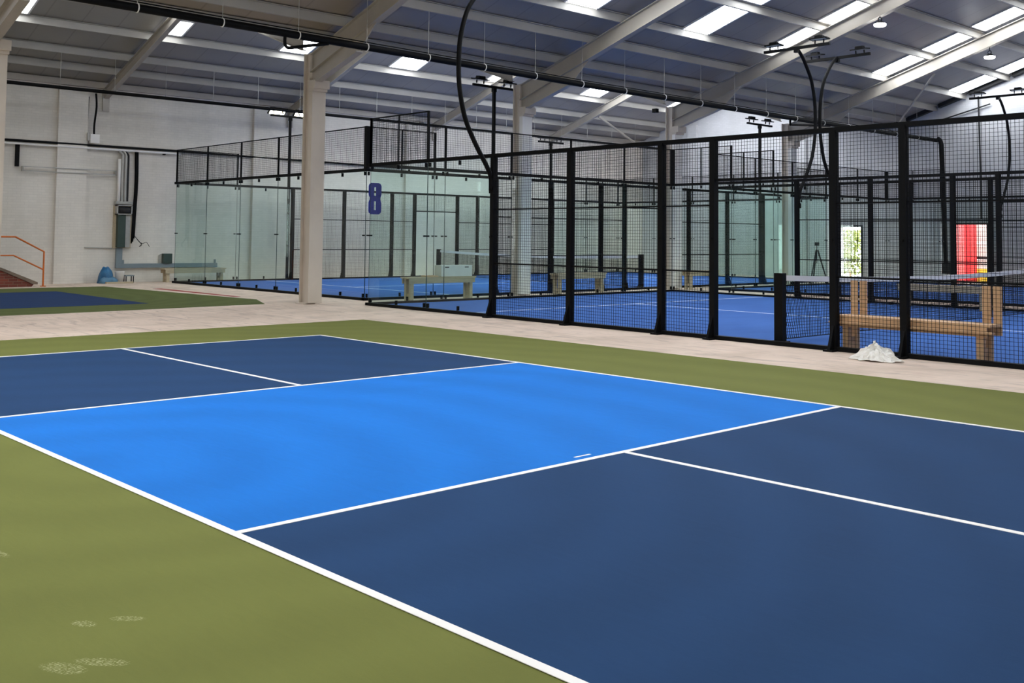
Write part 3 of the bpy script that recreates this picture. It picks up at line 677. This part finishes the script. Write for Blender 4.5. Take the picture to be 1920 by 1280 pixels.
for k in range(5):
    dy = .02*k-.05; MB().tube(smooth_pts([(.03*(k % 2), dy, 2.95), (.03*(k % 2)+.02, dy+.01, 2.0), (.03, dy-.03, 1.0), (.03*(k % 2), dy-.04, .12+.05*k)]), .02, 6).build('cable', 'black', cb_, True)
for k in range(3): MB().tube(smooth_pts([(.05, -.02, .35), (.1, .08+.05*k, .2-.04*k), (.12, .18+.14*(k == 2), .08+.04*k), (.08, .12+.32*(k == 2), .02+.0*k)]), .008, 5).build('loose_end', 'black', cb_, True)
# trunking
tk = thing('cable_trunking', 'grey cable trunking, down from the cabinet then level along the wall', 'trunking', (XW, -.42, .43))
MB().box(.0, -.09, 0, .1, .09, .6).build('vertical_trunk', 'grey', tk); MB().box(0, .09, 0, .1, 3.17, .13).build('level_trunk', 'grey', tk)
for y in (.12, 3.1): MB().box(0, y, .13, .02, y+.06, .24).build('tab', 'grey', tk)
pb = thing('switch_box', 'small dark green switch box standing on the grey trunking', 'switch box', (XW, 1.08, .56))
MB().box(.0, -.14, 0, .14, .14, .3).build('box', 'greenbox', pb); MB().tube([(.03, -.24, 0), (.03, -.24, .25), (.03, -.15, .29)], .012, 6).build('pipe', 'galv', pb)
# things on the floor by the wall
def blob(rx, ry, rz, seed, n=16, m=9, rough=.22, flat=True):
    rnd = random.Random(seed); b = MB(); ph = [(rnd.uniform(0, 6.28), rnd.randint(2, 6), rnd.uniform(.3, 1)) for _ in range(7)]
    for j in range(m):
        t_ = j/(m-1)*math.pi/2
        for i in range(n):
            a = 2*math.pi*i/n; d = 1+rough*sum(math.sin(a*k+p+t_*3)*w for p, k, w in ph)/3
            b.v.append((rx*d*math.cos(a)*math.cos(t_)**.7 if j < m-1 else 0, ry*d*math.sin(a)*math.cos(t_)**.7 if j < m-1 else 0, rz*math.sin(t_)*(1+.1*math.sin(a*3+ph[0][0])*(j < m-1))))
    for j in range(m-1):
        for i in range(n): b.f.append((j*n+i, j*n+(i+1) % n, (j+1)*n+(i+1) % n, (j+1)*n+i))
    b.f.append(tuple(range(n-1, -1, -1))); return b
sk = thing('plastic_sack', 'crumpled blue plastic sack slumped against the brick wall', 'sack', (-12.15, -.9, 0))
blob(.2, .22, .46, 3).build('sack_body', 'bluebag', sk, True); o = blob(.16, .26, .2, 5).build('folded_flap', simple('faded_blue_plastic', (84, 128, 158), .4, 0, .2, 9), sk, True); o.location = (.12, .02, 0)
bu = thing('bucket', 'white bucket on the floor beside the blue sack', 'bucket', (-12.15, -.5, 0))
MB().tube([(0, 0, 0), (0, 0, .33), (0, 0, .34)], [.11, .14, .145], 16).build('pail', 'white', bu, True); MB().tube([(0, -.14, .32), (.02, -.1, .24), (.04, 0, .2), (.02, .1, .24), (0, .14, .32)], .006, 5).build('handle', 'galv', bu)
ft = thing('metal_trestle', 'small dark metal stand next to the white bucket', 'stand', (-12.12, -.24, 0))
MB().box(-.1, -.12, .2, .1, .14, .23).build('top', 'grey', ft)
for sx_ in (-.08, .08):
    for sy in (-.1, .12): MB().box(sx_-.012, sy-.012, 0, sx_+.012, sy+.012, .2).build('leg', 'dark', ft)
solo(MB().box(-11.9, -1.02, 0, -11.78, -.22, .05), 'timber_plank', 'palewood', 'short pale plank on the floor in front of the blue sack', 'plank')
# steps with orange handrail
st = thing('brick_steps', 'low red brick steps with worn concrete edge at far left', 'steps', (-11.9, -4.6, 0))
MB().prism([(0, 0, 0), (0, 1.3, 0), (0, 1.35, .06), (0, .5, .45), (0, 0, .5)], (.75, 0, 0)).build('stair_flank', 'redbrick', st)
MB().prism([(-.02, 1.45, .06), (-.02, 1.45, .12), (-.02, .5, .53), (-.02, 0, .56), (-.02, 0, .505), (-.02, .5, .455), (-.02, 1.35, .065)], (.8, 0, 0)).build('coping', 'concrete', st)
hr = thing('handrail', 'orange tubular handrail beside the brick steps at the left edge', 'handrail', (-11.1, -3.02, 0))
MB().tube([(0, -1.6, 1.35), (0, -.75, 1.35), (0, 0, .95), (0, 0, 0)], .024, 10).build('top_rail', 'orange', hr)
MB().tube([(0, -1.6, .85), (0, -.78, .85), (0, 0, .46)], .02, 10).build('mid_rail', 'orange', hr)
MB().cbox(0, 0, .01, .12, .12, .02).build('base_plate', 'orange', hr)

# ------------------------------------------------------------------ benches
def bench(label, x, y, rz, ln, h, mat, uprights=False, depth=.36):
    zb = .014 if x > 0 else 0; h -= zb
    r = thing('wooden_bench', label, 'bench', (x, y, zb), rz, 'home-made timber benches')
    w = depth/2
    for yy in ((-w, -w+.11), (-w+.125, w-.125), (w-.11, w)): MB().box(-.04, yy[0], h-.035, ln+.04, yy[1], h).build('seat_board', mat, r)
    for yy in (-w+.0, w-.03): MB().box(0, yy, h-.15, ln, yy+.03, h-.036).build('apron', mat, r)
    if uprights: MB().box(-.1, -w-.07, h-.105, ln+.1, -w-.0005, h-.085).build('ledge', mat, r)
    for xx in (.05, ln-.14):
        for yy in (-w+.03, w-.1): MB().box(xx, yy, 0, xx+.09, yy+.07, h-.036).build('leg', mat, r)
        MB().box(xx+.02, -w+.1, .1, xx+.06, w-.1, .17).build('stretcher', mat, r)
        if uprights:
            for dx in (-.06, .075): MB().box(xx+dx, w-.001, h-.15, xx+dx+.1, w+.03, h+.46).build('upright', mat, r)
    return r
bench('near pine bench with two double uprights, right behind the mesh fence', 10.98, .3, 0, 2.0, .48, 'wood', True)
bench('pale bench on the far side of the front court beyond the net', 7.05, 9.75, 0, 1.95, .53, 'palewood')
bench('pale bench in the glass gap with a white carton on it', -.62, 1.45, H, 1.95, .55, 'palewood', depth=.3)
bench('bench in the gap between the glass courts, beyond the second column', -.62, 6.25, H, 1.8, .56, 'palewood', depth=.3)
bench('bench in the gap between the courts, just right of the third column', -.62, 11.75, H, 1.4, .55, 'palewood', depth=.3)
bench('small bench by the brick wall beside the corner of the left padel court', -11.95, .76, H, 1.95, .42, 'palewood', depth=.34)
cb2 = thing('carton', 'long white carton lying on the bench in the glass gap', 'carton', (-.62, 2.85, .552))
MB().box(-.13, -.47, .0, .13, .47, .26).build('box', 'card', cb2)
for y in (-.3, .3): MB().box(.1301, y-.06, .2, .1325, y+.06, .225).build('printed_mark', 'dark', cb2)
solo(MB().box(-.7, 1.95, .552, -.5, 2.3, .575), 'timber_offcut', 'wood', 'short board lying on the bench left of the white carton', 'board')

# crumpled white cloth by the near fence
def cloth():
    b = MB(); rnd = random.Random(19); na, nr = 44, 9
    tri = lambda u: abs((u % 2)-1)
    fold = [rnd.uniform(-.5, .5) for _ in range(na)]; edge = [rnd.uniform(.78, 1.16) for _ in range(na)]
    for i in range(nr+1):
        q = i/nr
        for k in range(na):
            a = 2*math.pi*k/na; tip = 1+.22*tri(a*5/math.pi+.3)*q+(.16 if k in (0, 1, 22, 23, 33) else 0)*q
            rr = q*edge[k]*tip if q else 0
            ridge = tri(a*4.5/math.pi+q*1.3+fold[k]*.5)
            h = .235*(1-q)**.8*(.52+.55*ridge)+.05*math.exp(-((q-.62)/.16)**2)*tri(a*3.5/math.pi+1.2)
            j = .016*(q < .99)
            b.v.append((.27*rr*math.cos(a)-.02*(1-q)+rnd.uniform(-j, j), .18*rr*math.sin(a)+rnd.uniform(-j, j), max(.008, h+rnd.uniform(-j, j)*.8) if i < nr else .008+.02*ridge))
    for i in range(nr):
        for k in range(na):
            p, q_, r_, t_ = i*na+k, i*na+(k+1) % na, (i+1)*na+(k+1) % na, (i+1)*na+k
            b.f += [(p, t_, r_), (p, r_, q_)] if (i+k) % 2 else [(p, t_, q_), (q_, t_, r_)]
    return b
cl = cloth(); o = cl.build('crumpled_sheet', 'cloth'); o.location = (11.93, -.62, .0); o.rotation_euler = (0, 0, .2)
tag(o, 'crumpled white sheet lying on the beige floor against the near fence', 'sheet')
sm = o.modifiers.new('thick', 'SOLIDIFY'); sm.thickness = .006; sm.offset = -1

# ------------------------------------------------------------------ far end: doorways, tripod, what stands outside
struct(MB().box(-8, YE+.3, -.1, 12, YE+9, 0), 'floor_outside', 'tarmac')
def door_frame(n, d):
    b = MB(); e = .06
    b.box(d[0]-e, YE-.03, 0, d[0], YE+.06, d[2]+e); b.box(d[1], YE-.03, 0, d[1]+e, YE+.06, d[2]+e); b.box(d[0], YE-.03, d[2], d[1], YE+.06, d[2]+e)
    return struct(b, 'door_%d' % n, 'dark')
d1 = door_frame(1, D1); door_frame(2, D2)
lf = MB(); lf.box(0, 0, .02, .05, .62, 2.08)
o = lf.build('door_leaf', 'red', d1); o.location = (1.95, YE+.06, 0)
g2 = MB(); g2.box(0, 0, 0, .85, .7, 2.05)
vm = thing('parcel_locker', 'tall red unit standing just outside the right-hand doorway', 'cabinet', (1.16, YE+1.4, 0))
MB().box(0, 0, 0, .72, .6, 2.25).build('body', 'red', vm); MB().box(.15, -.03, .95, .5, 0, 1.1).build('grip', 'dark', vm)
rk = thing('storage_rack', 'white and yellow stacked rack standing outside the right-hand doorway', 'rack', (1.72, YE+2.1, 0))
MB().box(0, 0, 1.45, 1.1, .5, 2.3).build('upper_carton', 'card', rk)
for k, (z0, z1, m) in enumerate(((0, .5, 'yellow'), (.5, .85, 'card'), (.85, .95, 'dark'), (.95, 1.45, 'card'))): MB().box(.02, .0, z0, .75, .5, z1-.01).build('shelf_load', m, rk)
MB().box(.76, 0, 0, 1.1, .5, 1.44).build('side_crate', 'yellow', rk)
def shrub(label, x, y, h, seed):
    rnd = random.Random(seed); r = thing('leafy_shrub', label, 'shrub', (x, y, 0)); b = MB()
    for _ in range(900):
        c = Vector((rnd.gauss(0, .5), rnd.gauss(0, .3), rnd.uniform(.15, h))); d = Vector((rnd.uniform(-1, 1), rnd.uniform(-1, 1), rnd.uniform(-.3, 1))).normalized(); a = d.orthogonal().normalized()
        l, w = rnd.uniform(.08, .16), rnd.uniform(.025, .05); b.prism([c-d*l, c+a*w, c+d*l, c-a*w], d.cross(a)*.004)
    b.build('foliage', 'leaf', r); s_ = MB()
    for k in range(5): s_.tube([(0, 0, 0), (rnd.uniform(-.3, .3), rnd.uniform(-.2, .2), h*.8)], [.025, .008], 6)
    s_.build('stems', 'wood', r)
shrub('yellow-green shrub seen outside through the left doorway in the end wall', -3.05, YE+1.7, 1.9, 4)
tp = thing('tripod', 'dark survey tripod standing on the rear court beyond the glass', 'tripod', (-.84, 19.3, .0))
for k in range(3):
    a = k*2.094+.4; MB().tube([(.03*math.cos(a), .03*math.sin(a), 1.15), (.36*math.cos(a), .36*math.sin(a), 0)], [.03, .02], 6).build('leg', 'dark', tp)
MB().tube([(0, 0, .7), (0, 0, 1.3)], .015, 8).build('centre_column', 'dark', tp)
MB().box(-.06, -.05, 1.3, .06, .05, 1.42).build('head', 'dark', tp)
